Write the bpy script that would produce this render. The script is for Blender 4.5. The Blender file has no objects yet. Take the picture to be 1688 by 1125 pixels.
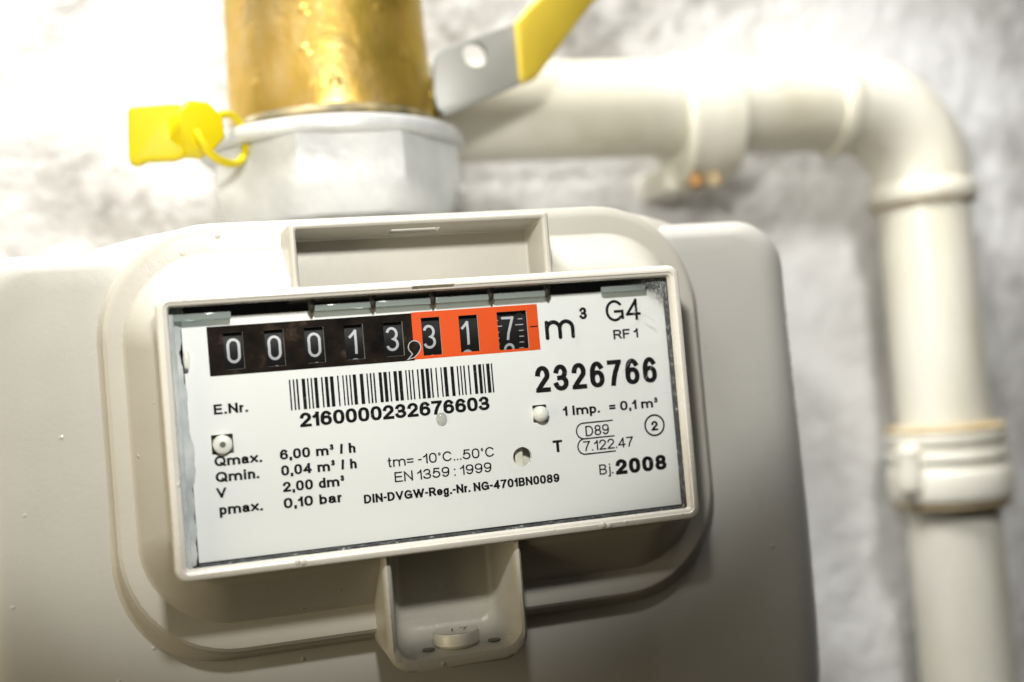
import bpy, bmesh, math, random
from mathutils import Vector, Matrix
random.seed(7)
S = 0.001                       # all lengths below are written in millimetres
C = bpy.context.scene.collection
scn = bpy.context.scene

# ------------------------------------------------------------------ camera
FPX, WPX = 1876.0, 1688.0
cd = bpy.data.cameras.new('camera'); cam = bpy.data.objects.new('camera', cd); C.objects.link(cam)
cd.sensor_width = 36.0; cd.lens = FPX / WPX * 36.0
cd.clip_start = 0.005; cd.clip_end = 20
right = Vector((0.9592006174537606, -0.2695881537585827, -0.08518452224062288))
down = Vector((-0.07343609999310806, 0.05338791596625596, -0.9958699059850048))
fwd = Vector((0.2730225534532388, 0.9614946478175627, 0.03141221934302954))
cpos = Vector((-50.150341174301275, -232.67812491458946, 6.453253498316443))
M = Matrix((right, -down, -fwd)).transposed().to_4x4(); M.translation = cpos * S
cam.matrix_world = M
cd.dof.use_dof = True
cd.dof.focus_distance = 0.2440
cd.dof.aperture_fstop = 6.2
cd.dof.aperture_blades = 0
scn.camera = cam

# ------------------------------------------------------------------ world
w = bpy.data.worlds.new('World'); scn.world = w; w.use_nodes = True
nt = w.node_tree; bg = nt.nodes['Background']
tc = nt.nodes.new('ShaderNodeTexCoord'); sx = nt.nodes.new('ShaderNodeSeparateXYZ')
rp = nt.nodes.new('ShaderNodeValToRGB'); mp = nt.nodes.new('ShaderNodeMapRange')
mp.inputs[1].default_value = -1; mp.inputs[2].default_value = 1
nt.links.new(tc.outputs['Generated'], sx.inputs[0]); nt.links.new(sx.outputs[2], mp.inputs[0]); nt.links.new(mp.outputs[0], rp.inputs[0])
rp.color_ramp.elements[0].position = 0.30; rp.color_ramp.elements[0].color = (0.085, 0.048, 0.012, 1)
rp.color_ramp.elements[1].position = 0.75; rp.color_ramp.elements[1].color = (0.62, 0.62, 0.60, 1)
e = rp.color_ramp.elements.new(0.5); e.color = (0.17, 0.165, 0.15, 1)
nt.links.new(rp.outputs[0], bg.inputs[0]); bg.inputs[1].default_value = 0.22

# ------------------------------------------------------------------ lamps
def area(name, loc, target, size, power, col=(1, 1, 1), size_y=None):
    l = bpy.data.lights.new(name, 'AREA'); l.energy = power; l.color = col
    l.shape = 'RECTANGLE'; l.size = size * S; l.size_y = (size_y or size) * S
    o = bpy.data.objects.new(name, l); C.objects.link(o)
    o.location = Vector(loc) * S
    d = Vector(target) - Vector(loc)
    o.rotation_euler = d.to_track_quat('-Z', 'Y').to_euler()
    return o
def spot(name, loc, target, radius, power, angle, blend, col=(1, 1, 1)):
    l = bpy.data.lights.new(name, 'SPOT'); l.energy = power; l.color = col
    l.shadow_soft_size = radius * S; l.spot_size = math.radians(angle); l.spot_blend = blend
    o = bpy.data.objects.new(name, l); C.objects.link(o); o.location = Vector(loc) * S
    o.rotation_euler = (Vector(target) - Vector(loc)).to_track_quat('-Z', 'Y').to_euler()
    return o
spot('key_lamp', (-26, -140, 97), (-20, 0, 100), 9, 1.68, 93, 0.16, (1.0, 0.98, 0.94))
area('ceiling_lamp', (-100, 20, 480), (-100, 130, 60), 160, 5.2, (1.0, 0.99, 0.97))
spot('wall_fill', (110, -200, 330), (272, 158, -85), 40, 6.5, 52, 0.85, (1.0, 0.99, 0.97))  # added spot that brightens only the wall and the pipes
area('side_fill', (-330, -125, -10), (-60, 20, -15), 220, 0.54, (1.0, 0.84, 0.56))  # added warm fill in place of light bounced from the left

scn.view_settings.view_transform = 'Standard'; scn.view_settings.look = 'None'
scn.view_settings.exposure = 0.0; scn.view_settings.gamma = 1.0
scn.view_settings.use_curve_mapping = False
scn.render.engine = 'CYCLES'
scn.cycles.max_bounces = 8; scn.cycles.transparent_max_bounces = 12
scn.cycles.use_denoising = True
scn.cycles.caustics_reflective = False; scn.cycles.caustics_refractive = False

# ------------------------------------------------------------------ materials
class Mat:
    def __init__(s, name):
        s.m = bpy.data.materials.new(name); s.m.use_nodes = True
        s.t = s.m.node_tree; s.b = s.t.nodes['Principled BSDF']
        s.tc = s.t.nodes.new('ShaderNodeTexCoord')
        s.bump_in = None
    def n(s, kind, **kw):
        q = s.t.nodes.new(kind)
        for k, v in kw.items(): setattr(q, k, v)
        return q
    def l(s, a, b): s.t.links.new(a, b)
    def set(s, **kw):
        for k, v in kw.items(): s.b.inputs[k.replace('_', ' ')].default_value = v
        return s
    def noise(s, scale, detail=3, rough=.5, stretch=None):
        q = s.n('ShaderNodeTexNoise'); q.inputs['Scale'].default_value = scale
        q.inputs['Detail'].default_value = detail; q.inputs['Roughness'].default_value = rough
        if stretch:
            mpn = s.n('ShaderNodeMapping'); mpn.inputs['Scale'].default_value = stretch
            s.l(s.tc.outputs['Object'], mpn.inputs[0]); s.l(mpn.outputs[0], q.inputs['Vector'])
        else: s.l(s.tc.outputs['Object'], q.inputs['Vector'])
        return q.outputs['Fac']
    def ramp(s, fac, stops):
        q = s.n('ShaderNodeValToRGB'); cr = q.color_ramp
        while len(cr.elements) < len(stops): cr.elements.new(.5)
        for el, (p, c) in zip(cr.elements, stops):
            el.position = p; el.color = (*c, 1) if len(c) == 3 else c
        s.l(fac, q.inputs[0]); return q.outputs[0]
    def bump(s, fac, dist_mm, strength=1.0):
        q = s.n('ShaderNodeBump'); q.inputs['Strength'].default_value = strength
        q.inputs['Distance'].default_value = dist_mm * S
        s.l(fac, q.inputs['Height'])
        if s.bump_in: s.l(s.bump_in, q.inputs['Normal'])
        s.bump_in = q.outputs[0]; s.l(q.outputs[0], s.b.inputs['Normal']); return s

def g(v): return (v, v, v)

def paint(name, col, rough=.36, orange=.02, specks=True, dirt=0.0, coat=0.0):
    m = Mat(name); m.set(Roughness=rough, Specular_IOR_Level=.5)
    a = m.noise(34, 4, .55)
    lo = tuple(c * (.94 - dirt) for c in col); hi = tuple(min(1, c * 1.04) for c in col)
    m.l(m.ramp(a, [(.3, lo), (.7, hi)]), m.b.inputs['Base Color'])
    m.l(m.ramp(m.noise(120, 3), [(.3, g(rough - .05)), (.75, g(rough + .08))]), m.b.inputs['Roughness'])
    m.bump(m.noise(900, 3, .6), orange)
    if specks:
        v = m.n('ShaderNodeTexVoronoi'); v.inputs['Scale'].default_value = 260
        m.l(m.tc.outputs['Object'], v.inputs['Vector'])
        # only a few of the cells carry a grain
        cut = m.n('ShaderNodeMath', operation='GREATER_THAN'); cut.inputs[1].default_value = .90
        sp = m.n('ShaderNodeSeparateColor'); m.l(v.outputs['Color'], sp.inputs[0]); m.l(sp.outputs[0], cut.inputs[0])
        r = m.ramp(v.outputs['Distance'], [(.0, g(1)), (.16, g(0))])
        mu = m.n('ShaderNodeMath', operation='MULTIPLY'); m.l(r, mu.inputs[0]); m.l(cut.outputs[0], mu.inputs[1])
        m.bump(mu.outputs[0], .22)
    if coat: m.set(Coat_Weight=coat, Coat_Roughness=.12)
    return m.m

def simple(name, col, rough=.4, metal=0.0, **kw):
    m = Mat(name); m.set(Base_Color=(*col, 1), Roughness=rough, Metallic=metal, **kw)
    a = m.noise(60, 3)
    m.l(m.ramp(a, [(.3, tuple(c * .93 for c in col)), (.7, tuple(min(1, c * 1.05) for c in col))]), m.b.inputs['Base Color'])
    return m

M_body = paint('warm_grey_paint', (.435, .425, .385), .31, .034)
M_house = paint('cast_housing_paint', (.44, .422, .365), .36, .045)
M_frame = paint('frame_paint', (.60, .575, .51), .27, .06)
M_tab = paint('seal_tab_paint', (.43, .41, .35), .36, .12)
m = Mat('label_white'); m.set(Roughness=.42)
m.l(m.ramp(m.noise(45, 3), [(.3, (.775, .79, .785)), (.7, (.82, .825, .815))]), m.b.inputs['Base Color'])
M_label = m.m
m = Mat('print_black'); m.set(Roughness=.8, Specular_IOR_Level=.06)
m.l(m.ramp(m.noise(1500, 2), [(.35, g(.006)), (.69, (.018, .017, .018)), (.76, (.30, .30, .30))]), m.b.inputs['Base Color']); M_ink = m.m
m = Mat('counter_black'); m.set(Roughness=.8, Specular_IOR_Level=.06)
m.l(m.ramp(m.noise(130, 6, .7), [(.35, (.003, .0025, .0025)), (.56, (.016, .0105, .0075)), (.74, (.10, .068, .047))]), m.b.inputs['Base Color']); M_cblack = m.m
M_orange = simple('counter_orange', (.74, .085, .010), .5, Specular_IOR_Level=.25).m
M_drum = simple('drum_black', (.007, .0065, .0065), .55, Specular_IOR_Level=.2).m
M_num = simple('numeral_grey', (.46, .47, .50), .5).m
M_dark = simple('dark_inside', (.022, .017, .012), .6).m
m = Mat('gasket_speckled'); m.set(Roughness=.3)
m.l(m.ramp(m.noise(900, 4, .75), [(.45, (.012, .014, .016)), (.60, (.09, .10, .105)), (.70, (.62, .64, .64))]), m.b.inputs['Base Color'])
m.bump(m.noise(700, 3), .12); M_gasket = m.m
m = Mat('sealant_pale'); m.set(Roughness=.28)
m.l(m.ramp(m.noise(150, 4), [(.3, (.40, .43, .44)), (.7, (.66, .68, .67))]), m.b.inputs['Base Color'])
m.bump(m.noise(220, 3), .3); M_sealant = m.m

def clear(name, tint=(1, 1, 1), rough=.02, ior=1.45, body=None, amount=.0, power=5.0):
    m = Mat(name); t = m.t; t.nodes.remove(m.b)
    out = [q for q in t.nodes if q.type == 'OUTPUT_MATERIAL'][0]
    tr = m.n('ShaderNodeBsdfTransparent'); tr.inputs[0].default_value = (*tint, 1)
    gl = m.n('ShaderNodeBsdfGlossy'); gl.inputs['Roughness'].default_value = rough
    # Schlick reflectance from the viewing angle, the same on both sides of the sheet
    geo = m.n('ShaderNodeNewGeometry'); dt = m.n('ShaderNodeVectorMath', operation='DOT_PRODUCT')
    m.l(geo.outputs['Incoming'], dt.inputs[0]); m.l(geo.outputs['Normal'], dt.inputs[1])
    def mth(op, a, b=None):
        q = m.n('ShaderNodeMath', operation=op)
        for k, v_ in enumerate((a, b)):
            if v_ is None: continue
            if isinstance(v_, (int, float)): q.inputs[k].default_value = v_
            else: m.l(v_, q.inputs[k])
        return q.outputs[0]
    f0 = ((ior - 1) / (ior + 1)) ** 2
    c5 = mth('POWER', mth('SUBTRACT', 1.0, mth('ABSOLUTE', dt.outputs['Value'])), power)
    fr = mth('ADD', f0, mth('MULTIPLY', c5, 1 - f0))
    mx = m.n('ShaderNodeMixShader')
    m.l(fr, mx.inputs[0]); m.l(tr.outputs[0], mx.inputs[1]); m.l(gl.outputs[0], mx.inputs[2])
    last = mx.outputs[0]
    if body:
        df = m.n('ShaderNodeBsdfDiffuse'); df.inputs[0].default_value = (*body, 1)
        m2 = m.n('ShaderNodeMixShader'); m2.inputs[0].default_value = amount
        m.l(last, m2.inputs[1]); m.l(df.outputs[0], m2.inputs[2]); last = m2.outputs[0]
    m.l(last, out.inputs[0]); return m.m
M_glass = clear('window_glass', (.985, .99, .985))
M_clip = clear('clear_plastic', (.80, .86, .83), .08, 1.5, (.42, .47, .45), .45)
m = Mat('water'); m.set(Base_Color=(1, 1, 1, 1), Roughness=.0, Transmission_Weight=1.0, IOR=1.33); M_water = clear('droplet_clear', (.93, .93, .91), .03, 1.5, (.9, .9, .88), .05, power=1.7)
M_white_plastic = simple('white_plastic', (.80, .80, .73), .28, Subsurface_Weight=.15, Subsurface_Scale=.002).m
M_cap = simple('cream_plastic', (.70, .68, .58), .3).m
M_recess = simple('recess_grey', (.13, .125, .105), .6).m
m = Mat('galvanised_nut'); m.set(Roughness=.30, Metallic=.0, Specular_IOR_Level=.6)
m.l(m.ramp(m.noise(70, 5, .6), [(.3, (.47, .48, .48)), (.7, (.64, .65, .645))]), m.b.inputs['Base Color'])
m.bump(m.noise(260, 4), .25); M_nut = m.m
m = Mat('brass_tarnished'); m.set(Metallic=.82)
cb = m.ramp(m.noise(22, 5, .65, (1, 1, .45)), [(.25, (.20, .10, .014)), (.40, (.42, .23, .035)), (.52, (.50, .36, .045)), (.62, (.66, .43, .10)), (.78, (.74, .60, .34))])
m.l(cb, m.b.inputs['Base Color'])
m.l(m.ramp(m.noise(50, 4), [(.3, g(.36)), (.7, g(.52))]), m.b.inputs['Roughness'])
m.bump(m.noise(60, 5, .6, (1, 1, .5)), .6); m.bump(m.noise(300, 2), .25)
v = m.n('ShaderNodeTexVoronoi'); v.inputs['Scale'].default_value = 150; m.l(m.tc.outputs['Object'], v.inputs['Vector'])
ct = m.n('ShaderNodeMath', operation='GREATER_THAN'); ct.inputs[1].default_value = .80
sp = m.n('ShaderNodeSeparateColor'); m.l(v.outputs['Color'], sp.inputs[0]); m.l(sp.outputs[0], ct.inputs[0])
mu = m.n('ShaderNodeMath', operation='MULTIPLY'); m.l(m.ramp(v.outputs['Distance'], [(0, g(1)), (.3, g(0))]), mu.inputs[0]); m.l(ct.outputs[0], mu.inputs[1])
m.bump(mu.outputs[0], .6); M_brass = m.m
m = Mat('brass_corroded'); m.set(Metallic=.3, Roughness=.6)
m.l(m.ramp(m.noise(120, 4), [(.3, (.05, .045, .02)), (.55, (.22, .17, .07)), (.75, (.40, .38, .28))]), m.b.inputs['Base Color']); M_corr = m.m
M_steel = simple('zinc_steel', (.33, .335, .305), .45, .15).m
M_grip = simple('yellow_grip', (.66, .49, .05), .4).m
M_seal = simple('yellow_seal_plastic', (.60, .48, .0), .5, Specular_IOR_Level=.3).m
m = Mat('cream_pipe_paint'); m.set(Roughness=.32)
m.l(m.ramp(m.noise(18, 5, .6, (1, 1, .45)), [(.28, (.54, .50, .36)), (.45, (.69, .66, .54)), (.6, (.75, .725, .63)), (.78, (.79, .775, .70))]), m.b.inputs['Base Color'])
m.bump(m.noise(70, 5, .6, (1, 1, .4)), .35); m.bump(m.noise(350, 3), .08); M_pipe = m.m
m = Mat('rusty_joint'); m.set(Roughness=.7)
m.l(m.ramp(m.noise(75, 5), [(.35, (.34, .22, .09)), (.55, (.52, .41, .23)), (.7, (.64, .57, .42))]), m.b.inputs['Base Color']); M_rust = m.m
M_orust = simple('orange_rust', (.42, .22, .075), .8).m
m = Mat('plaster_wall'); m.set(Roughness=.85)
a = m.noise(20, 7, .70); 
big = m.ramp(m.noise(7, 3, .5), [(.37, g(0)), (.56, g(1))])
st = m.ramp(a, [(.32, (.24, .225, .20)), (.43, (.48, .465, .44)), (.53, (.70, .69, .67)), (.75, (.84, .84, .825))])
cl = m.ramp(a, [(.30, (.66, .655, .64)), (.50, (.79, .785, .775)), (.75, (.85, .85, .84))])
mixc = m.n('ShaderNodeMix', data_type='RGBA'); m.l(big, mixc.inputs[0]); m.l(cl, mixc.inputs[6]); m.l(st, mixc.inputs[7])
m.l(mixc.outputs[2], m.b.inputs['Base Color'])
m.bump(m.noise(60, 6, .6), 3.0); M_wall = m.m

# ------------------------------------------------------------------ helpers
def link(name, me, mat, parent=None, smooth=True):
    o = bpy.data.objects.new(name, me); C.objects.link(o)
    if mat is not None: me.materials.append(mat)
    if smooth is True:
        for p in me.polygons: p.use_smooth = True
        try: me.set_sharp_from_angle(angle=math.radians(38))
        except Exception: pass
    if parent: o.parent = parent
    return o
def tag(o, label, cat, group=None):
    o['label'] = label; o['category'] = cat
    if group: o['group'] = group
    return o
def thing(name, label, cat, loc=(0, 0, 0)):
    o = bpy.data.objects.new(name, None); C.objects.link(o); o.empty_display_size = .01
    return tag(o, label, cat)
def mesh(name, V, F, mat, parent=None, smooth=True, recalc=True):
    me = bpy.data.meshes.new(name)
    me.from_pydata([(v[0] * S, v[1] * S, v[2] * S) for v in V], [], F); me.update()
    if recalc:
        bm = bmesh.new(); bm.from_mesh(me)
        bmesh.ops.recalc_face_normals(bm, faces=bm.faces[:]); bm.to_mesh(me); bm.free()
    return link(name, me, mat, parent, smooth)
def rrect(x0, x1, z0, z1, r, n=8, rb=None):
    """corner order: top-right, top-left, bottom-left, bottom-right"""
    rb = r if rb is None else rb
    P = []
    for (cx, cz, a0, q) in ((x1 - r, z1 - r, 0, r), (x0 + r, z1 - r, 90, r), (x0 + rb, z0 + rb, 180, rb), (x1 - rb, z0 + rb, 270, rb)):
        for i in range(n + 1):
            a = math.radians(a0 + 90 * i / n); P.append((cx + q * math.cos(a), cz + q * math.sin(a)))
    if z1 - z0 > 150:                          # the tall casing: more points down its two sides
        k = n + 1; out = P[:2 * k]
        a, b = P[2 * k - 1], P[2 * k]
        out += [(a[0] + (b[0] - a[0]) * t / 30, a[1] + (b[1] - a[1]) * t / 30) for t in range(1, 30)]
        out += P[2 * k:]; a, b = P[-1], P[0]
        out += [(a[0] + (b[0] - a[0]) * t / 30, a[1] + (b[1] - a[1]) * t / 30) for t in range(1, 30)]
        return out
    return P
def loft(name, loops, mat, parent=None, cap0=False, cap1=False, closed=True):
    """loops: list of lists of 3-D points of equal length"""
    V, F = [], []
    n = len(loops[0])
    for lp in loops: V += lp
    for k in range(len(loops) - 1):
        for i in range(n if closed else n - 1):
            j = (i + 1) % n
            F.append((k * n + i, k * n + j, (k + 1) * n + j, (k + 1) * n + i))
    if cap0: F.append(tuple(range(n))[::-1])
    if cap1: F.append(tuple((len(loops) - 1) * n + i for i in range(n)))
    return mesh(name, V, F, mat, parent)
def at(P, y): return [(x, y, z) for x, z in P]
def lathe(name, prof, mat, parent=None, c=(0, 0, 0), axis='z', n=48, caps=True):
    """prof: (radius, height along the axis)"""
    V, F = [], []
    for r, h in prof:
        for i in range(n):
            a = 2 * math.pi * i / n; u, v = r * math.cos(a), r * math.sin(a)
            p = {'z': (u, v, h), 'x': (h, u, v), 'y': (u, h, v)}[axis]
            V.append((c[0] + p[0], c[1] + p[1], c[2] + p[2]))
    for k in range(len(prof) - 1):
        for i in range(n):
            j = (i + 1) % n; F.append((k * n + i, k * n + j, (k + 1) * n + j, (k + 1) * n + i))
    if caps:
        F.append(tuple(range(n))); F.append(tuple((len(prof) - 1) * n + i for i in range(n)))
    return mesh(name, V, F, mat, parent)
def tube(name, path, rad, mat, parent=None, n=24, caps=True, closed=False):
    P = [Vector(p) for p in path]; V, F = [], []
    up = None; m_ = len(P)
    for k, p in enumerate(P):
        if closed: d = (P[(k + 1) % m_] - P[k - 1]).normalized()
        else: d = ((P[min(k + 1, m_ - 1)] - P[max(k - 1, 0)])).normalized()
        if up is None: up = d.orthogonal().normalized()
        up = (up - d * up.dot(d)).normalized(); sd = d.cross(up)
        r = rad[k] if isinstance(rad, (list, tuple)) else rad
        for i in range(n):
            a = 2 * math.pi * i / n; V.append(tuple(p + (up * math.cos(a) + sd * math.sin(a)) * r))
    for k in range(m_ if closed else m_ - 1):
        q = (k + 1) % m_
        for i in range(n):
            j = (i + 1) % n; F.append((k * n + i, k * n + j, q * n + j, q * n + i))
    if caps and not closed:
        F.append(tuple(range(n))); F.append(tuple((m_ - 1) * n + i for i in range(n)))
    return mesh(name, V, F, mat, parent)
def box(name, x0, x1, y0, y1, z0, z1, mat, parent=None, bev=0.0, seg=2):
    bm = bmesh.new()
    vs = [bm.verts.new((x * S, y * S, z * S)) for x in (x0, x1) for y in (y0, y1) for z in (z0, z1)]
    for f in ((0, 1, 3, 2), (4, 6, 7, 5), (0, 4, 5, 1), (2, 3, 7, 6), (0, 2, 6, 4), (1, 5, 7, 3)): bm.faces.new([vs[i] for i in f])
    bmesh.ops.recalc_face_normals(bm, faces=bm.faces[:])
    if bev: bmesh.ops.bevel(bm, geom=bm.edges[:], offset=bev * S, segments=seg, profile=.5, affect='EDGES')
    me = bpy.data.meshes.new(name); bm.to_mesh(me); bm.free()
    return link(name, me, mat, parent)
def cut(o, cutters):
    """boolean difference, baked into the mesh; the cutters are removed"""
    for c in cutters:
        md = o.modifiers.new('cut', 'BOOLEAN'); md.operation = 'DIFFERENCE'; md.object = c; md.solver = 'EXACT'
    bpy.context.view_layer.update()
    dg = bpy.context.evaluated_depsgraph_get()
    me = bpy.data.meshes.new_from_object(o.evaluated_get(dg))
    o.modifiers.clear(); old = o.data; o.data = me; me.name = old.name
    for p in me.polygons: p.use_smooth = True
    me.set_sharp_from_angle(angle=math.radians(30))
    for c in cutters:
        d = c.data; bpy.data.objects.remove(c); bpy.data.meshes.remove(d)
def prism(name, poly, y0, y1, mat, parent=None, bev=0.0, seg=3, offy=None):
    """outline in X, Z extruded from y0 to y1; offy(x, z) shifts the depth"""
    bm = bmesh.new(); n = len(poly)
    f_ = offy or (lambda x, z: 0)
    a = [bm.verts.new((x * S, (y0 + f_(x, z)) * S, z * S)) for x, z in poly]
    b = [bm.verts.new((x * S, (y1 + f_(x, z)) * S, z * S)) for x, z in poly]
    bm.faces.new(a); bm.faces.new(b[::-1])
    for i in range(n): bm.faces.new((a[i], b[i], b[(i + 1) % n], a[(i + 1) % n]))
    bmesh.ops.recalc_face_normals(bm, faces=bm.faces[:])
    if bev:
        ed = [e_ for e_ in bm.edges if len(e_.link_faces) == 2 and e_.calc_face_angle() > .6]
        bmesh.ops.bevel(bm, geom=ed, offset=bev * S, segments=seg, profile=.5, affect='EDGES')
    me = bpy.data.meshes.new(name); bm.to_mesh(me); bm.free()
    return link(name, me, mat, parent)

# ------------------------------------------------------------------ stroke lettering
def A(cx, cy, rx, ry, a0, a1, n=18):
    return [(cx + rx * math.cos(math.radians(a0 + (a1 - a0) * i / n)), cy + ry * math.sin(math.radians(a0 + (a1 - a0) * i / n))) for i in range(n + 1)]
def SE(cx, cy, rx, ry, p=2.4, n=40):       # closed superellipse
    out = []
    for i in range(n):
        t = 2 * math.pi * i / n; c_, s_ = math.cos(t), math.sin(t)
        out.append((cx + rx * math.copysign(abs(c_) ** (2 / p), c_), cy + ry * math.copysign(abs(s_) ** (2 / p), s_)))
    return out + [out[0]]
XH = .735
six = [SE(.5, .295, .5, .295, 2.2), A(.52, .52, .52, .48, 42, 180) + [(0, .30)]]
BOLD = 1.14
G = {  # char: (width, strokes); y 0..1 is the body height, 1..2 ascender, 0..-1 descender (lower case)
 '0': (.63, [SE(.5, .5, .5, .5, 2.5)]),
 '1': (.36, [[(1, 0), (1, 1)], [(.97, .97), (.7, .84), (0, .70)]]),
 '2': (.63, [A(.5, .70, .48, .30, 172, -28) + [(.45, .30), (.12, .10), (.02, 0)], [(0, 0), (1, 0)]]),
 '3': (.63, [A(.48, .745, .44, .255, 165, -88) + [(.36, .49)], [(.36, .49)] + A(.48, .25, .52, .25, 86, -165)]),
 '4': (.66, [[(.76, 0), (.76, 1)], [(.74, .97), (0, .26)], [(0, .26), (1, .26)]]),
 '5': (.63, [[(.92, 1), (.18, 1)], [(.20, .99), (.08, .50)], [(.06, .50)] + A(.47, .33, .53, .33, 135, -158)]),
 '6': (.63, six), '9': (.63, [[(1 - x, 1 - y) for x, y in s] for s in six]),
 '7': (.62, [[(0, 1), (1, 1)], [(.98, .98), (.55, .5), (.36, .2), (.30, 0)]]),
 '8': (.63, [SE(.5, .755, .43, .245, 2.1), SE(.5, .255, .5, .255, 2.1)]),
 'B': (.66, [[(0, 0), (0, 1)], [(0, 1), (.55, 1)] + A(.6, .755, .34, .245, 90, -90) + [(0, .51)], [(.4, .51)] + A(.6, .255, .40, .255, 90, -90) + [(0, 0)]]),
 'C': (.76, [A(.52, .5, .52, .5, 38, 322, 30)]),
 'D': (.72, [[(0, 0), (0, 1)], [(0, 1), (.40, 1)] + A(.42, .5, .58, .5, 90, -90) + [(0, 0)]]),
 'E': (.64, [[(0, 0), (0, 1)], [(0, 1), (.96, 1)], [(0, .52), (.9, .52)], [(0, 0), (1, 0)]]),
 'F': (.60, [[(0, 0), (0, 1)], [(0, 1), (1, 1)], [(0, .50), (.86, .50)]]),
 'G': (.80, [A(.5, .5, .5, .5, 42, 318, 30) + [(1, .18)], [(1, .10), (1, .46)], [(1, .46), (.54, .46)]]),
 'I': (.02, [[(.5, 0), (.5, 1)]]),
 'N': (.70, [[(0, 0), (0, 1)], [(1, 0), (1, 1)], [(0, 1), (1, 0)]]),
 'Q': (.86, [SE(.5, .5, .5, .5, 2.1), [(.62, .26), (1.0, -.04)]]),
 'R': (.70, [[(0, 0), (0, 1)], [(0, 1), (.6, 1)] + A(.62, .735, .33, .265, 90, -90) + [(0, .47)], [(.5, .46), (.72, .34), (1, 0)]]),
 'T': (.72, [[(.5, 0), (.5, 1)], [(0, 1), (1, 1)]]),
 'V': (.76, [[(0, 1), (.5, 0)], [(1, 1), (.5, 0)]]),
 'W': (1.10, [[(0, 1), (.25, 0)], [(.25, 0), (.5, 1)], [(.5, 1), (.75, 0)], [(.75, 0), (1, 1)]]),
 'a': (.58, [A(.46, .70, .42, .30, 160, 0) + [(.88, .15), (1, 0)], [(.86, .60), (.5, .55)] + A(.40, .27, .40, .27, 95, 350)]),
 'b': (.56, [[(0, 0), (0, 2)], SE(.5, .5, .5, .5, 2.2)]),
 'd': (.56, [[(1, 0), (1, 2)], SE(.5, .5, .5, .5, 2.2)]),
 'e': (.58, [[(.02, .50), (.98, .50)], A(.5, .5, .5, .5, 0, 318, 26)]),
 'g': (.56, [SE(.5, .5, .5, .5, 2.2), [(1, 1), (1, -.45)] + A(.5, -.42, .5, .58, 0, -160)]),
 'h': (.54, [[(0, 0), (0, 2)], A(.5, .58, .5, .42, 180, 0) + [(1, 0)]]),
 'i': (.02, [[(.5, 0), (.5, 1)], [(.5, 1.93), (.5, 2)]]),
 'j': (.10, [[(1, 1), (1, -.6), (.8, -1), (0, -1)], [(1, 1.93), (1, 2)]]),
 'm': (1.0, [[(0, 0), (0, 1)], A(.25, .60, .25, .40, 180, 0) + [(.5, 0)], A(.75, .60, .25, .40, 180, 0) + [(1, 0)]]),
 'n': (.54, [[(0, 0), (0, 1)], A(.5, .58, .5, .42, 180, 0) + [(1, 0)]]),
 'p': (.56, [[(0, -1), (0, 1)], SE(.5, .5, .5, .5, 2.2)]),
 'r': (.32, [[(0, 0), (0, 1)], A(.85, .45, .85, .55, 178, 84)]),
 't': (.30, [[(.4, 1.8), (.4, .2), (.55, 0), (1, 0)], [(0, 1), (1, 1)]]),
 'x': (.60, [[(0, 0), (1, 1)], [(0, 1), (1, 0)]]),
 '.': (.0, [[(.5, -.0), (.5, .02)]]),
 ',': (.0, [[(.5, 0), (.5, .02)], [(.6, -.05), (.5, -.55)]]),
 '-': (.30, [[(0, .44), (1, .44)]]),
 '=': (.52, [[(0, .62), (1, .62)], [(0, .28), (1, .28)]]),
 ':': (.0, [[(.5, 0), (.5, .02)], [(.5, .66), (.5, .68)]]),
 '/': (.26, [[(0, 0), (1, 1)]]),
 '°': (.24, [SE(.5, .86, .5, .14, 2)]),
 '³': (.36, [A(.48, .985, .44, .135, 165, -88), [(.36, .85)] + A(.48, .70, .52, .145, 86, -165)]),
}
LOW = set('abdeghijmnprtx,')
def ribbon(pts, wx, wy, V, F, y, clamp=None, round_cap=False, caps=True):
    P = [p for i, p in enumerate(pts) if i == 0 or (abs(p[0] - pts[i - 1][0]) + abs(p[1] - pts[i - 1][1])) > 1e-5]
    closed = len(P) > 3 and abs(P[0][0] - P[-1][0]) + abs(P[0][1] - P[-1][1]) < 1e-5
    if closed: P = P[:-1]
    n = len(P); b = len(V)
    def unit(a, c):
        dx, dy = c[0] - a[0], c[1] - a[1]; L = math.hypot(dx, dy) or 1; return dx / L, dy / L
    for i in range(n):
        if closed: d0 = unit(P[i - 1], P[i]); d1 = unit(P[i], P[(i + 1) % n])
        else:
            d1 = unit(P[i], P[i + 1]) if i < n - 1 else unit(P[i - 1], P[i])
            d0 = unit(P[i - 1], P[i]) if i > 0 else d1
        nx, ny = -(d0[1] + d1[1]), d0[0] + d1[0]; L = math.hypot(nx, ny) or 1; nx /= L; ny /= L
        cosm = max(.5, nx * -d1[1] + ny * d1[0]); k = 1 / cosm
        ex = ey = 0
        if not closed and caps and not round_cap:
            if i == 0: ex, ey = -d1[0] * wx / 2, -d1[1] * wy / 2
            if i == n - 1: ex, ey = d0[0] * wx / 2, d0[1] * wy / 2
        for sgn in (1, -1):
            X = P[i][0] + ex + sgn * nx * k * wx / 2; Z = P[i][1] + ey + sgn * ny * k * wy / 2
            if clamp: Z = min(max(Z, clamp[0]), clamp[1])
            V.append((X, y, Z))
    for i in range(n if closed else n - 1):
        j = (i + 1) % n; F.append((b + 2 * i, b + 2 * j, b + 2 * j + 1, b + 2 * i + 1))
    if round_cap and not closed:
        for q in (P[0], P[-1]):
            c0 = len(V)
            for k in range(16):
                a = 2 * math.pi * k / 16; V.append((q[0] + wx / 2 * math.cos(a), y - .004, q[1] + wy / 2 * math.sin(a)))
            F.append(tuple(range(c0, c0 + 16)))
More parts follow.
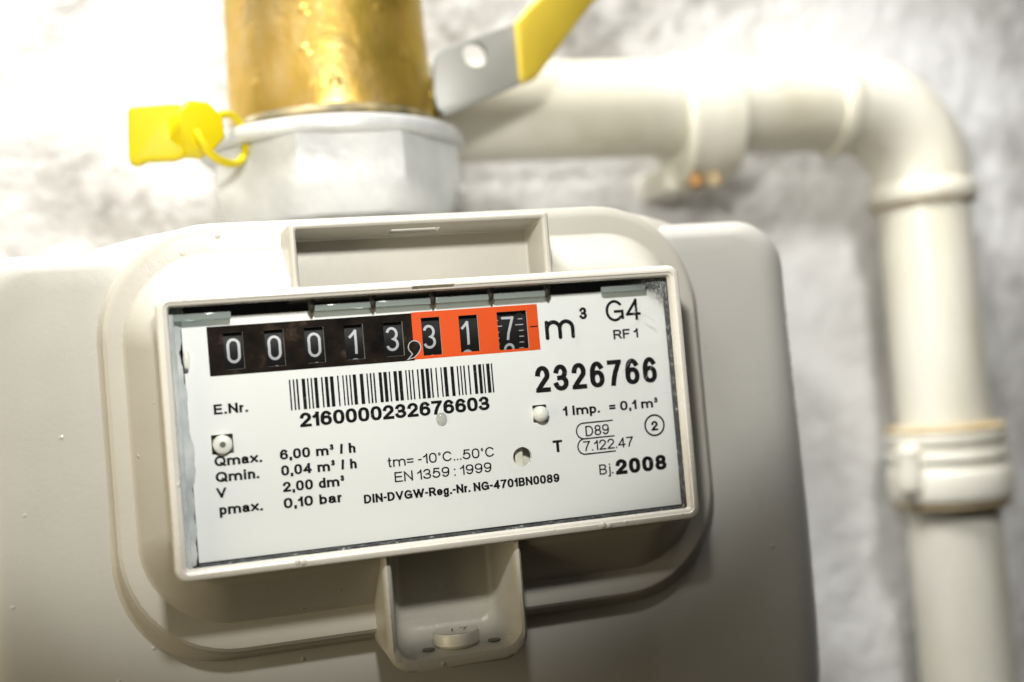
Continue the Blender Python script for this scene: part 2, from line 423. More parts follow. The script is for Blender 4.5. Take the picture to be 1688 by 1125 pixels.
def text_mesh(txt, x0, x1, z, cap, wx, wy, y, zslope=0.0, sb=.05, space=.38, V=None, F=None, round_cap=False):
    """lettering that runs from x0 to x1 on baseline z with the given cap height (all mm)"""
    V = [] if V is None else V; F = [] if F is None else F
    wts = wx / cap
    adv = []; tot = 0
    for i, ch in enumerate(txt):
        if ch == ' ': adv.append((None, space)); tot += space; continue
        wd = max(G[ch][0], 0) * (BOLD if wts > .15 else 1.04)
        full = wd + (wts if ch in 'I.,:ij1' and wd < .2 else (wts if wd < .2 else 0))
        adv.append((wd, full)); tot += full + (2 * sb if i < len(txt) - 1 and txt[i + 1] != ' ' else 0)
    sc = (x1 - x0) / (tot * cap)
    x = x0
    for i, ch in enumerate(txt):
        wd, full = adv[i]
        if wd is None: x += full * cap * sc; continue
        Wd = full * cap * sc
        zz = z + zslope * (x - x0)
        low = ch in LOW; H = XH * cap if low else cap
        def my(t):
            if not low: return zz + wy / 2 + t * (cap - wy)
            if t <= 0: return zz + wy / 2 + t * (.28 * cap)
            if t <= 1: return zz + wy / 2 + t * (H - wy)
            return zz + H - wy / 2 + (t - 1) * (cap - H)
        inner = max(Wd - wx, 0)
        lo = zz - (.29 * cap if low or ch == 'Q' else 0) - .0; hi = zz + cap
        clampv = (lo, hi) if ch not in '.,:;' else None
        if low and ch in 'aehimnrxd' : clampv = (zz, hi)
        if ch in 'Q': clampv = None
        for si, st in enumerate(G[ch][1]):
            pts = [(x + wx / 2 + px * inner, my(py)) for px, py in st]
            k = 1.0
            if ch == '³' or ch == '°': k = .66; clampv = None
            ribbon(pts, wx * k, wy * k, V, F, y - .003 * si - .006 * (i % 2), clampv, round_cap)
        x += Wd + (2 * sb * cap * sc if i < len(txt) - 1 and txt[i + 1] != ' ' else 0)
    return V, F
def print_text(txt, x0, x1, z, cap, weight, parent, name='lettering', y=None, **kw):
    wx, wy = {'b': (.25, .20), 'r': (.15, .13), 'k': (.29, .235), 's': (.21, .18), 'd': (.20, .175), 'g': (.135, .125)}[weight]
    V, F = text_mesh(txt, x0, x1, z, cap, wx * cap, wy * cap, YL - .07 if y is None else y, **kw)
    return mesh(name, V, F, M_ink, parent, smooth=False, recalc=False)

# ================================================================== WALL
V, F = [], []
nx_, nz_ = 40, 30
for j in range(nz_ + 1):
    for i in range(nx_ + 1):
        V.append((-520 + 1240 * i / nx_, 158 + random.uniform(-1.2, 1.2), -420 + 900 * j / nz_))
for j in range(nz_):
    for i in range(nx_):
        a0 = j * (nx_ + 1) + i; F.append((a0, a0 + 1, a0 + nx_ + 2, a0 + nx_ + 1))
wall = mesh('wall', V, F, M_wall); wall['kind'] = 'structure'

# ================================================================== GAS METER
YL = 6.0                                    # depth of the dial plate behind the front rim
meter = thing('gas_meter', 'grey painted household gas meter with counter window on its front', 'gas meter')

# --- pressed steel body
def body_loop(ins, y): return [(x * wb(z), y, z) for x, z in rrect(-98 + ins, 98 - ins, -150 + ins, 41.3 - ins, max(13 - ins * .6, 2), 10)]
def wb(z): return 1 + 5e-6 * max(0, 20 - max(z, -75)) ** 2
def yb(z): return 21.3 + min(.0016 * max(0, -z - 8) ** 2, 9 + .15 * max(0, -z - 72))      # the pressed face leans back towards its foot
loops = []
base = rrect(-98 + 11, 98 - 11, -150 + 9, 41.3 - 5, 8, 10)
cx0, cz0 = 0, -54
for s_ in [.02 + .98 * k / 24 for k in range(25)]:
    loops.append([((cx0 + (x - cx0) * s_) * wb(cz0 + (z - cz0) * s_), yb(cz0 + (z - cz0) * s_), cz0 + (z - cz0) * s_) for x, z in base])
for k in range(1, 9):
    t = math.pi / 2 * k / 8; o_ = 1 - math.sin(t)
    dy = 11 * (1 - math.cos(t))
    lp = rrect(-98 + 11 * o_, 98 - 11 * o_, -150 + 9 * o_, 41.3 - 5 * o_, 8 + 5 * (1 - o_), 10)
    loops.append([(x * wb(z), yb(z) + dy, z) for x, z in lp])
loops.append(body_loop(0, 88)); loops.append(body_loop(0, 150))
loft('casing', loops, M_body, meter, cap0=True, cap1=True)

# --- cast housing of the index
def hl(hx, z0, z1, r, y): return at(rrect(-hx, hx, z0, z1, r, 12), y)
FX, FZ0, FZ1, FR = 67.6, -46.9, 44.9, 24
loops = [hl(FX + 17, FZ0 - 2.2, 40.8, 3, 46), hl(FX + 12, FZ0 - 2.2, 42.0, 6, 40), hl(FX + 8, FZ0 - 2.2, 43.2, 11, 34), hl(FX + 5, FZ0 - 2.2, 44.2, 17, 28), hl(FX + 2.6, FZ0 - 2.2, FZ1 - .1, FR, 23), hl(FX + 1.0, FZ0 - 1.0, FZ1, FR + .5, 21.2), hl(FX + .3, FZ0 - .3, FZ1, FR, 20.2),
         hl(FX, FZ0, FZ1, FR, 19.0), hl(FX - .35, FZ0 + .35, FZ1 - .5, FR - .35, 17.9), hl(FX - 1.2, FZ0 + 1.2, FZ1 - 1.7, FR - 1.2, 17.15), hl(FX - 2.0, FZ0 + 2, FZ1 - 2.8, FR - 2, 17.0),
         hl(63.4, -40.2, 38.3, 19, 17.0), hl(62.9, -39.7, 37.8, 18.6, 16.6), hl(62.3, -38.7, 37.0, 18.0, 15.2),
         hl(59.2, -33.6, 32.6, 14.5, 9.0), hl(57.4, -31.0, 30.4, 12.5, 6.2), hl(56.6, -30.0, 29.4, 11.0, 5.1), hl(56.0, -29.2, 28.6, 10, 4.8),
         hl(54.9, -26.8, 27.0, 3, 4.8), hl(54.9, -26.8, 27.0, 3, 22)]
house = loft('index_housing', loops, M_house, meter, cap0=True, cap1=True)
cut(house, [box('c', -27.9, 26.7, -5, 14.6, 28.4, 40.9, M_house), box('c', -14.2, 14.6, -5, 17.6, -60, -28.5, M_house)])

# --- upper mounting pocket (open box with a slot in its roof)
def pl(x0, x1, z0, z1, r, y): return at(rrect(x0, x1, z0, z1, r, 5), y)
loops = [pl(-29.2, 27.9, 25.9, 42.2, .8, 18), pl(-28.9, 27.6, 26.0, 42.0, .8, 5.0), pl(-28.85, 27.55, 26.05, 41.95, .8, 4.0), pl(-28.55, 27.25, 26.3, 41.65, .8, 3.25), pl(-28.2, 26.9, 26.6, 41.3, .8, 3.0),
         pl(-27.9, 26.4, 28.2, 41.0, .7, 3.0), pl(-27.5, 26.05, 28.35, 40.6, .6, 3.3), pl(-27.3, 25.8, 28.4, 40.35, .55, 4.0), pl(-26.6, 25.3, 28.5, 39.6, .5, 13.6), pl(-26.2, 24.9, 28.9, 39.2, .4, 13.9)]
pocket = loft('mounting_pocket', loops, M_house, meter, cap0=True, cap1=True)
cut(pocket, [box('c', -6.6, 4.0, 7.2, 11.6, 36, 48, M_house)])

# --- lower tab with the sealing cap
def tl(x0, x1, z0, z1, rb, y, lift=0): return at(rrect(x0, x1, z0, z1, .8, 10, rb), y)
rj = random.Random(3)
def rough(lp, amt): return [(x + rj.uniform(-amt, amt), y + rj.uniform(-amt, amt), z + rj.uniform(-amt, amt)) for x, y, z in lp]
loops = [tl(-15.4, 15.4, -52.6, -27.0, 5.5, 24), tl(-15.3, 15.3, -52.8, -27.0, 5.5, 9), rough(tl(-15.1, 15.1, -53.1, -27.0, 5.5, 5.0), .12), rough(tl(-15.0, 15.0, -53.2, -27.0, 5.4, 4.2), .16), rough(tl(-14.6, 14.7, -52.8, -27.2, 5.2, 3.3), .14), rough(tl(-14.2, 14.3, -52.2, -27.4, 5.0, 3.0), .08),
         rough(tl(-13.5, 13.7, -50.6, -28.3, 4.6, 3.2), .06), tl(-13.15, 13.35, -50.15, -28.4, 4.4, 3.9), tl(-12.9, 13.1, -49.75, -28.5, 4.2, 5.0), tl(-11.3, 11.8, -48.5, -28.6, 3.8, 14.5), tl(-10.3, 10.9, -47.4, -28.9, 3.2, 16.3), tl(-9.2, 9.9, -46.3, -29.6, 2.6, 16.8)]
tab = loft('sealing_tab', loops, M_tab, meter, cap0=True, cap1=True)
for hx in (-6.2, 8.1):
    lathe('drain_hole_shade', [(1.35, -49.35), (1.35, -49.22)], M_recess, tab, (hx, 6.4, 0), 'z', 24)  # dark disc on the floor, coloured as the shade in a hole
cap = lathe('sealing_cap', [(3.6, -49.9), (4.5, -49.6), (5.0, -49.0), (5.05, -46.9), (4.85, -46.55), (4.4, -46.45), (3.0, -46.6), (.1, -46.6)], M_cap, meter, (0.35, 8.6, 0), 'z', 56)
V, F = [], []
ribbon([(-.6, 0), (-.1, 2.6)], .34, .34, V, F, 0); ribbon([(1.5, 2.6), (3.1, 2.4)], .30, .30, V, F, 0); ribbon([(3.0, 2.3), (1.9, .2)], .30, .30, V, F, 0)
mesh('numeral', [(x + .0, 7.6 + z, -46.52) for x, _, z in V], F, M_recess, cap, smooth=False, recalc=False)
lathe('seal_stub', [(2.2, -55.6), (2.8, -55.3), (3.0, -54.8), (3.0, -52.0)], M_tab, meter, (.9, 15.5, 0), 'z', 32)
for bx, bz, br, bh in ((.2, -51.9, 1.2, .2), (1.2, -51.8, .7, .28), (-1.2, -52.0, .7, .2), (.6, -52.3, .7, .3)):
    lathe('lip_burr', [(br, .6), (br * .8, -bh * .5), (br * .4, -bh * .9), (.03, -bh)], M_tab, tab, (bx, 3.7, bz), 'y', 14)

# --- front frame of the window
def fl(o, y, r): return at(rrect(-56.0 + o, 56.0 - o, -28.3 + o, 28.3 - o, r, 6), y)
loops = [fl(.5, 7.0, 2.2), fl(.3, 3.2, 2.4), fl(.05, 2.6, 2.5), fl(0, 1.6, 2.5), fl(.12, .85, 2.4), fl(.45, .28, 2.2), fl(.95, .02, 1.9), fl(1.5, .05, 1.5), fl(1.7, .32, 1.2), fl(1.95, .42, 1.0), fl(2.2, .6, .8), fl(2.4, 1.1, .7), fl(2.5, 1.9, .6),
         fl(1.3, 2.0, .5), fl(1.1, 7.0, .5)]
frame = loft('window_frame', [[p for p in lp] for lp in loops] + [loops[0]], M_frame, meter)
cut(frame, [box('c', -4.6, 4.5, -1, 1.2, 26.25, 27.0, M_frame)])
for bx, bz in ((-32.4, -26.75), (32.8, -27.0), (34.2, -27.15), (-31.2, -26.9)):
    lathe('gate_mark', [(.62, .12), (.55, -.12), (.3, -.24), (.05, -.27)], M_frame, frame, (bx, .0, bz), 'y', 12)
# paint grains on the frame's right leg and lower leg
rs = random.Random(11)
for _ in range(46):
    if rs.random() < .55: x, z = 54.7 + rs.uniform(-.5, .6), rs.uniform(-26, 24)
    else: x, z = rs.uniform(-50, 52), -27.0 + rs.uniform(-.5, .5)
    q = rs.uniform(.08, .2)
    lathe('paint_grain', [(q, .1), (q * .8, -.08), (q * .3, -.16)], M_frame, frame, (x, .12, z), 'y', 7)

# --- sheet coloured dark for the shade inside the index box, gasket strips and sealant
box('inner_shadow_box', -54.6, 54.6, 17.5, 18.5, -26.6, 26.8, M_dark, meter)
gk = []
def strip(name, pts, wid, y0, mat, amp, seed, hh=.5, axis='z'):
    """an uneven bead along a straight line"""
    r_ = random.Random(seed); (xa, za), (xb, zb) = pts; n = 70; V, F = [], []
    ph = [r_.uniform(0, 6.28) for _ in range(4)]
    for k in range(n + 1):
        t = k / n; x = xa + (xb - xa) * t; z = za + (zb - za) * t
        wv = amp * (math.sin(t * 9 + ph[0]) * .5 + math.sin(t * 23 + ph[1]) * .3 + math.sin(t * 61 + ph[2]) * .2) + r_.uniform(-amp, amp) * .12
        L = math.hypot(xb - xa, zb - za); nx, nz = (zb - za) / L, -(xb - xa) / L
        for (u, v) in ((0, 0), (0, -hh * .8), (.35, -hh), (.75, -hh * .7), (1, 0)):
            q = u * (wid + wv); V.append((x + nx * q, y0 + v, z + nz * q))
    for k in range(n):
        for i in range(4): F.append((k * 5 + i, k * 5 + i + 1, k * 5 + 6 + i, k * 5 + 5 + i))
    return mesh(name, V, F, mat, meter)
strip('gasket', ((54.85, 26.0), (54.85, -26.6)), .85, 5.9, M_gasket, .10, 2, 2.6)          # right
strip('gasket', ((54.0, -26.75), (-54.6, -26.75)), 1.15, 5.9, M_gasket, .06, 3, 1.4)        # bottom
strip('sealant', ((-54.8, -26.6), (-54.8, 26.0)), 3.6, 5.9, M_sealant, .8, 5, .9)          # left
strip('sealant', ((-53.7, -26.2), (-53.7, 24.5)), 1.2, 4.2, M_sealant, .15, 9, 1.6)

bl = lathe('highlight_blob', [(.05, -2.1), (.45, -1.8), (.62, -.8), (.66, .3), (.5, 1.4), (.05, 1.9)], M_white_plastic, meter, (-50.75, 4.7, 15.5), 'z', 18)  # white blob modelled in place of a highlight on the glass edge

# --- dial plate with its openings
WZ = 16.65
WIN = [(-41.35, 3.8, 7.5), (-33.1, 3.8, 7.5), (-24.93, 3.9, 7.4), (-16.68, 3.9, 7.3), (-8.32, 4.1, 7.2), (-.1, 4.1, 8.1), (8.2, 4.2, 7.9), (18.05, 6.8, 8.3)]
HOLES = [(cx - w_ / 2, cx + w_ / 2, WZ - h_ / 2 - .05, WZ + h_ / 2 - .05) for cx, w_, h_ in WIN]
PEG_L = (-47.15, -42.85, -4.1, -.15); PEG_R = (20.95, 24.2, -3.95, -.15)
RH = (17.77, -11.05, 2.12)
HOLES_P = HOLES + [PEG_L, PEG_R, (RH[0] - 2.6, RH[0] + 2.6, RH[1] - 2.6, RH[1] + 2.6)]
def sheet(name, x0, x1, z0, z1, holes, y, th, mat, parent, extra=None):
    xs = sorted({x0, x1} | {v for h in holes for v in h[:2] if x0 < v < x1}); zs = sorted({z0, z1} | {v for h in holes for v in h[2:] if z0 < v < z1})
    def solid(i, j):
        if i < 0 or j < 0 or i >= len(xs) - 1 or j >= len(zs) - 1: return False
        cx, cz = (xs[i] + xs[i + 1]) / 2, (zs[j] + zs[j + 1]) / 2
        return not any(h[0] < cx < h[1] and h[2] < cz < h[3] for h in holes)
    V, F, ix = [], [], {}
    def v(x, yy, z):
        k = (round(x, 4), round(yy, 4), round(z, 4))
        if k not in ix: ix[k] = len(V); V.append(k)
        return ix[k]
    for i in range(len(xs) - 1):
        for j in range(len(zs) - 1):
            if not solid(i, j): continue
            a, b, c_, d = xs[i], xs[i + 1], zs[j], zs[j + 1]
            F.append((v(a, y, c_), v(b, y, c_), v(b, y, d), v(a, y, d)))
            F.append((v(a, y + th, c_), v(a, y + th, d), v(b, y + th, d), v(b, y + th, c_)))
            if not solid(i - 1, j): F.append((v(a, y, c_), v(a, y, d), v(a, y + th, d), v(a, y + th, c_)))
            if not solid(i + 1, j): F.append((v(b, y, c_), v(b, y + th, c_), v(b, y + th, d), v(b, y, d)))
            if not solid(i, j - 1): F.append((v(a, y, c_), v(a, y + th, c_), v(b, y + th, c_), v(b, y, c_)))
            if not solid(i, j + 1): F.append((v(a, y, d), v(b, y, d), v(b, y + th, d), v(a, y + th, d)))
    if extra:                                   # a round hole inside a square one
        cx, cz, r, hs = extra; n = 48; o0 = len(V)
        for k in range(n):
            t = 2 * math.pi * k / n; c_, s_ = math.cos(t), math.sin(t); m_ = max(abs(c_), abs(s_))
            V.append((cx + hs * c_ / m_, y, cz + hs * s_ / m_)); V.append((cx + r * c_, y, cz + r * s_)); V.append((cx + r * c_, y + th + .8, cz + r * s_))
        for k in range(n):
            q = (k + 1) % n
            F.append((o0 + 3 * k, o0 + 3 * q, o0 + 3 * q + 1, o0 + 3 * k + 1)); F.append((o0 + 3 * k + 1, o0 + 3 * q + 1, o0 + 3 * q + 2, o0 + 3 * k + 2))
    return mesh(name, V, F, mat, parent, smooth=False, recalc=False)
plate = sheet('dial_plate', -51.3, 54.0, -25.4, 23.75, HOLES_P, YL, .5, M_label, meter, (RH[0], RH[1], RH[2], 2.6))
sheet('counter_field', -46.4, -4.15, 11.72, 21.8, HOLES, YL - .04, .03, M_cblack, plate)
sheet('decimal_field', -4.15, 23.95, 11.88, 21.95, HOLES, YL - .04, .03, M_orange, plate)
box('back_plate', RH[0] - 3, RH[0] + 3, YL + 3.0, YL + 3.4, RH[1] - 3, RH[1] + 3, M_cap, meter)
box('back_rib', RH[0] - 1.3, RH[0] + .5, YL + 1.4, YL + 3.0, RH[1] - 3, RH[1] + 3, M_cap, meter, .2)
# faint outlines round the openings of the black field
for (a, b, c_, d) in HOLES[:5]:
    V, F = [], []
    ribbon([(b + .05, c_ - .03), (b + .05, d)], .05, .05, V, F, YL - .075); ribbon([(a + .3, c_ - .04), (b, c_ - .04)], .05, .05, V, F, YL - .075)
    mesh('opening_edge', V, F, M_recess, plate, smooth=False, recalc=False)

# number drums
RD = 10.0; YD = YL + .75 + RD
def drum(cx, wid, digits, offset):
    prof = [(RD - .4, -wid / 2), (RD, -wid / 2 + .25), (RD, wid / 2 - .25), (RD - .4, wid / 2)]
    o = lathe('number_drum', prof, M_drum, meter, (cx, YD, WZ), 'x', 90)
    return o
def on_drum(V, cz):                            # wrap flat (x, z) about the drum; cz is the arc offset of the glyph centre
    out = []
    for x, lift, z in V:
        a = (z + cz) / RD; r = RD + .035 + lift
        out.append((x, YD - r * math.cos(a), WZ + r * math.sin(a)))
    return out
def numeral(ch, cx, dz, parent, hgt=5.15, wid=2.75, wt=.55):
    V, F = [], []
    st = dict(G)
    strokes = G[ch][1]
    if ch == '0':
        r = .5; ry = .5 * wid / hgt
        strokes = [A(.5, 1 - ry, .5, ry, 180, 0) + A(.5, ry, .5, ry, 0, -180) + [(0, 1 - ry)]]
    if ch == '1': strokes = [[(.62, 0), (.62, .25), (.62, .5), (.62, .75), (.62, 1)], [(.62, .99), (.1, .74)]]
    if ch == '7': strokes = [[(0, 1), (1, 1)], [(1, 1), (.62, .5), (.45, .25), (.38, 0)]]
    if ch == '3': strokes = [A(.5, .74, .46, .26, 165, -70) + A(.5, .25, .5, .25, 75, -165)]
    for si, s_ in enumerate(strokes):
        pts = [(cx - wid / 2 + wt / 2 + px * (wid - wt), -hgt / 2 + wt / 2 + py * (hgt - wt)) for px, py in s_]
        fine = []
        for a, b in zip(pts, pts[1:]):
            k = max(1, int(math.hypot(b[0] - a[0], b[1] - a[1]) / .25))
            fine += [(a[0] + (b[0] - a[0]) * t / k, a[1] + (b[1] - a[1]) * t / k) for t in range(k)]
        ribbon(fine + [pts[-1]], wt, wt, V, F, .004 * si, caps=False if ch == '3' else True)
    mesh('numeral', on_drum(V, dz), F, M_num, parent, smooth=False, recalc=False)
PITCH = 6.45
for k, (ch, off) in enumerate(zip('00013317', (0, 0, 0, 0, 0, -.1, .15, .5))):
    cx, wid = WIN[k][0], WIN[k][1] + .5
    d_ = drum(cx, wid, ch, off)
    gx = cx + (-.0, .0, .0, .15, -.2, -.35, -.35, -.75)[k]
    nxt = str((int(ch) + 1) % 10)
    numeral(ch, gx, off, d_)
    numeral(nxt, gx, off - PITCH + (.0, .12, .18, .35, .0, -.1, .2, .55)[k], d_)
    if k == 7:
        V, F = [], []
        for q in range(-6, 7):
            z = off + .6 + q * 1.29 * 1.0; long_ = q % 5 == 0
            ribbon([(cx + (.7 if long_ else 1.4) + .25, z), (cx + 2.55, z)], .17, .17, V, F, 0)
            ribbon([(cx - 3.4, z - .05), (cx - (2.25 if long_ else 3.0), z - .05)], .17, .17, V, F, 0)
        mesh('tick_marks', on_drum(V, 0), F, M_num, d_, smooth=False, recalc=False)

# lettering
P = plate
print_text('E.Nr.', -46.2, -39.4, 3.95, 2.05, 'b', P, sb=.06)
print_text('2160000232676603', -29.2, 11.35, -.2, 2.97, 'b', P, sb=.04)
print_text('Qmax.', -46.85, -37.4, -6.5, 2.05, 'b', P)
print_text('Qmin.', -46.85, -38.2, -9.7, 2.05, 'b', P)
print_text('V', -46.9, -44.95, -12.88, 2.07, 'b', P)
print_text('pmax.', -46.6, -38.0, -16.3, 2.07, 'b', P)
print_text('6,00 m³ / h', -33.8, -18.25, -6.47, 2.08, 'b', P, space=.52)
print_text('0,04 m³ / h', -33.8, -18.25, -9.75, 2.08, 'b', P, space=.52)
print_text('2,00 dm³', -33.7, -21.0, -13.1, 2.08, 'b', P, space=.52)
print_text('0,10 bar', -33.8, -21.9, -16.43, 2.08, 'b', P, space=.52)
print_text('tm= -10°C...50°C', -11.75, 11.5, -10.3, 2.12, 'r', P, sb=.06)
print_text('EN 1359 : 1999', -10.55, 10.6, -13.55, 2.12, 'r', P, sb=.06)
print_text('DIN-DVGW-Reg.-Nr. NG-4701BN0089', -17.35, 25.7, -17.32, 1.86, 'b', P, sb=.045)
print_text('G4', 39.85, 48.2, 16.86, 4.8, 'g', P, sb=.05)
print_text('RF 1', 41.2, 47.15, 12.87, 2.12, 's', P)
print_text('2326766', 22.15, 50.85, 2.5, 5.8, 'd', P, sb=.09)
print_text('1 Imp.  = 0,1 m³', 27.85, 50.5, -3.1, 2.1, 'b', P, space=.44)
print_text('D89', 32.65, 38.2, -8.05, 2.3, 'r', P)
print_text('7.122.47', 31.85, 43.7, -11.32, 2.25, 'r', P)
print_text('T', 24.85, 27.05, -10.82, 2.6, 'b', P)
print_text('Bj.', 35.1, 38.4, -16.8, 2.25, 'r', P)
print_text('2008', 39.0, 51.2, -17.2, 3.35, 'k', P, sb=.06)
print_text('2', 48.35, 49.95, -8.3, 2.15, 'b', P)
print_text('3', 33.62, 35.38, 17.88, 2.65, 'b', P)
V, F = [], []                                  # the rounded unit sign m
mx0, mx1, mz0, mz1, mw = 25.35, 32.2, 13.85, 18.15, .88
fx = lambda t: mx0 + mw / 2 + t * (mx1 - mx0 - mw); fz = lambda t: mz0 + mw / 2 + t * (mz1 - mz0 - mw)
for q, s_ in enumerate(([(0, 0), (0, 1)], A(.25, .55, .25, .45, 180, 0) + [(.5, 0)], A(.75, .55, .25, .45, 180, 0) + [(1, 0)])):
    ribbon([(fx(a), fz(b)) for a, b in s_], mw, mw, V, F, YL - .07 - .003 * q, round_cap=True)
mesh('lettering', V, F, M_ink, P, smooth=False, recalc=False)
V, F = [], []                                  # approval capsules
y_ = YL - .07
ribbon([(39.3, -5.05), (32.4, -5.07)] + A(32.3, -6.8, 1.72, 1.73, 90, 270) + [(39.35, -8.53)], .30, .30, V, F, y_, caps=False)
ribbon([(32.6, -8.53)] + A(32.2, -10.22, 1.60, 1.70, 90, 270) + [(39.35, -11.9)], .30, .30, V, F, y_ - .003, caps=False)
mesh('approval_mark', V, F, M_ink, P, smooth=False, recalc=False)
V, F = [], []
ribbon(SE(49.15, -7.1, 2.28, 2.28, 2, 48), .40, .40, V, F, y_)
mesh('ring_mark', V, F, M_ink, P, smooth=False, recalc=False)
V, F = [], []
ribbon([(22.0, 17.07), (23.8, 17.07)], .28, .28, V, F, y_, caps=False)
mesh('index_mark', V, F, M_ink, P, smooth=False, recalc=False)
# decimal comma: black drop with a white outline
dr = A(-4.0, 14.55, 1.35, 1.35, -35, 215, 26) + [(-5.0, 13.7), (-4.55, 13.1), (-5.35, 12.25), (-5.8, 11.95), (-4.2, 12.35), (-3.35, 13.1), (-2.9, 13.77)]
dr.append(dr[0])
mesh('comma_fill', [(x, YL - .075, z) for x, z in dr[:-1]], [tuple(range(len(dr) - 1))], M_cblack, P, smooth=False, recalc=False)
V, F = [], []; ribbon(dr, .2, .2, V, F, YL - .085); mesh('decimal_comma', V, F, M_num, P, smooth=False, recalc=False)
# bar code: (start pixel, end pixel) along its top edge
BARS = [(993, 1005), (1023, 1035), (1050, 1064), (1093, 1120), (1135, 1147), (1163, 1175), (1190, 1217), (1245, 1258), (1275, 1300), (1315, 1343), (1372, 1384), (1413, 1424), (1440, 1452), (1468, 1480), (1495, 1522), (1550, 1578), (1603, 1615), (1630, 1643), (1657, 1670)]
BARS2 = [(205, 230), (243, 270), (285, 297), (323, 350), (363, 390), (417, 428), (443, 455), (470, 482), (510, 522), (540, 565), (578, 605), (617, 630), (657, 668), (697, 708), (722, 750), (777, 803), (828, 840), (855, 866), (881, 893), (918, 930), (960, 985), (1000, 1025), (1037, 1048), (1065, 1092), (1103, 1114)]
bars = [(270 + a / 4.823, 270 + b / 4.823) for a, b in BARS] + [(580 + a / 4.823, 580 + b / 4.823) for a, b in BARS2]
b0, b1 = bars[0][0], bars[-1][1]
def bx_(p):                                    # the spacing narrows to the right in the picture; undo that
    t = (p - b0) / (b1 - b0); t = t * 1.0 + .035 * t * (t - 1) * 1.0
    return -30.83 + t * (12.68 + 30.83)
V, F = [], []
for a, b in bars:
    o_ = len(V); xa, xb = bx_(a), bx_(b); V += [(xa, y_, 3.45), (xb, y_, 3.45), (xb, y_, 9.78), (xa, y_, 9.78)]; F.append((o_, o_ + 1, o_ + 2, o_ + 3))
mesh('bar_code', V, F, M_ink, P, smooth=False, recalc=False)

# plastic pegs in the openings
for (a, b, c_, d) in (PEG_L, PEG_R):
    box('peg_recess', a - .5, b + .5, YL + 1.2, YL + 1.6, c_ - .5, d + .5, M_recess, meter)
pl_ = lathe('fixing_peg', [(1.0, 8), (1.95, 7.2), (1.95, 5.4), (1.8, 4.9), (1.3, 4.6), (.62, 4.5), (.58, 5.6), (.05, 5.6)], M_white_plastic, meter, (-44.98, 0, -2.2), 'y', 40)
lathe('peg_hole_shade', [(.56, 4.62), (.02, 4.62)], M_recess, pl_, (-44.98, 0.0, -2.2), 'y', 24, caps=False)  # dark disc just inside the mouth, coloured as the hollow's shade
lathe('fixing_peg', [(1.7, 8), (1.74, 5.6), (1.66, 4.9), (1.35, 4.3), (.9, 3.95), (.4, 3.8), (.02, 3.78)], M_white_plastic, meter, (22.6, 0, -2.15), 'y', 40)

# clear clips along the top of the window
box('glass_clip', -53.2, -41.45, 3.6, 4.7, 23.1, 24.55, M_clip, meter, .2)
xs = [-25.2, -12.48, .34, 13.13, 25.9]
for i in range(4):
    box('glass_clip', xs[i] + .55, xs[i + 1] - .45, 3.6, 4.7, 23.35, 24.75, M_clip, meter, .2)
box('glass_clip', 38.6, 49.0, 3.6, 4.7, 23.3, 24.7, M_clip, meter, .2)
for x in xs: lathe('clip_pin', [(.1, 23.0), (.55, 23.7), (.75, 24.4), (.75, 26.2)], M_dark, meter, (x, 4.0, 0), 'z', 14)
# grime that crept over the corner of the pane
gm = Mat('pane_grime'); t_ = gm.t; t_.nodes.remove(gm.b)
o_ = [q for q in t_.nodes if q.type == 'OUTPUT_MATERIAL'][0]
ln = gm.n('ShaderNodeVectorMath', operation='LENGTH'); gm.l(gm.tc.outputs['Object'], ln.inputs[0])
near = gm.n('ShaderNodeMapRange'); gm.l(ln.outputs['Value'], near.inputs[0])
for q, v_ in zip((1, 2, 3, 4), (12.2 * S, 17.6 * S, .10, .62)): near.inputs[q].default_value = v_
wk = gm.n('ShaderNodeMath', operation='MULTIPLY'); gm.l(gm.noise(1900, 3, .65), wk.inputs[0]); wk.inputs[1].default_value = .62
sub = gm.n('ShaderNodeMath', operation='ADD'); gm.l(wk.outputs[0], sub.inputs[0]); gm.l(near.outputs[0], sub.inputs[1])
fac = gm.ramp(sub.outputs[0], [(.58, g(0)), (.86, g(.85))])
df = gm.n('ShaderNodeBsdfDiffuse'); gm.l(gm.ramp(gm.noise(2600, 3, .7), [(.46, (.05, .055, .06)), (.62, (.55, .57, .58))]), df.inputs[0])
tr = gm.n('ShaderNodeBsdfTransparent'); mx = gm.n('ShaderNodeMixShader')
gm.l(fac, mx.inputs[0]); gm.l(tr.outputs[0], mx.inputs[1]); gm.l(df.outputs[0], mx.inputs[2]); gm.l(mx.outputs[0], o_.inputs[0])
# origin 13 mm in from the corner, so that the dirt fills the corner outside that radius
gr = mesh('pane_grime', [(0, 0, -1), (13.2, 0, -1), (13.2, 0, 14.2), (0, 0, 14.2)], [(0, 1, 2, 3)], gm.m, meter, smooth=False)
gr.location = (40.6 * S, 2.95 * S, 11.6 * S)
V, F = [], []
for x0_, z0_, x1_, z1_, w_ in ((44.6, 17.6, 47.2, 20.2, .07), (47.2, 17.9, 49.6, 16.4, .08), (48.0, 17.2, 49.9, 15.9, .05), (45.4, 19.0, 46.3, 20.6, .05), (41.0, 5.2, 43.4, 8.2, .05), (46.0, 3.0, 48.1, 6.1, .05), (50.2, .2, 53.6, -.5, .05), (30.6, 14.4, 31.3, 16.6, .05)):
    ribbon([(x0_, z0_), ((x0_ + x1_) / 2 + .1, (z0_ + z1_) / 2), (x1_, z1_)], w_, w_, V, F, 2.12)
mesh('pane_scratch', V, F, M_num, meter, smooth=False, recalc=False)
# the pane
box('window_pane', -53.9, 53.9, 2.15, 2.75, -26.3, 26.3, M_glass, meter)

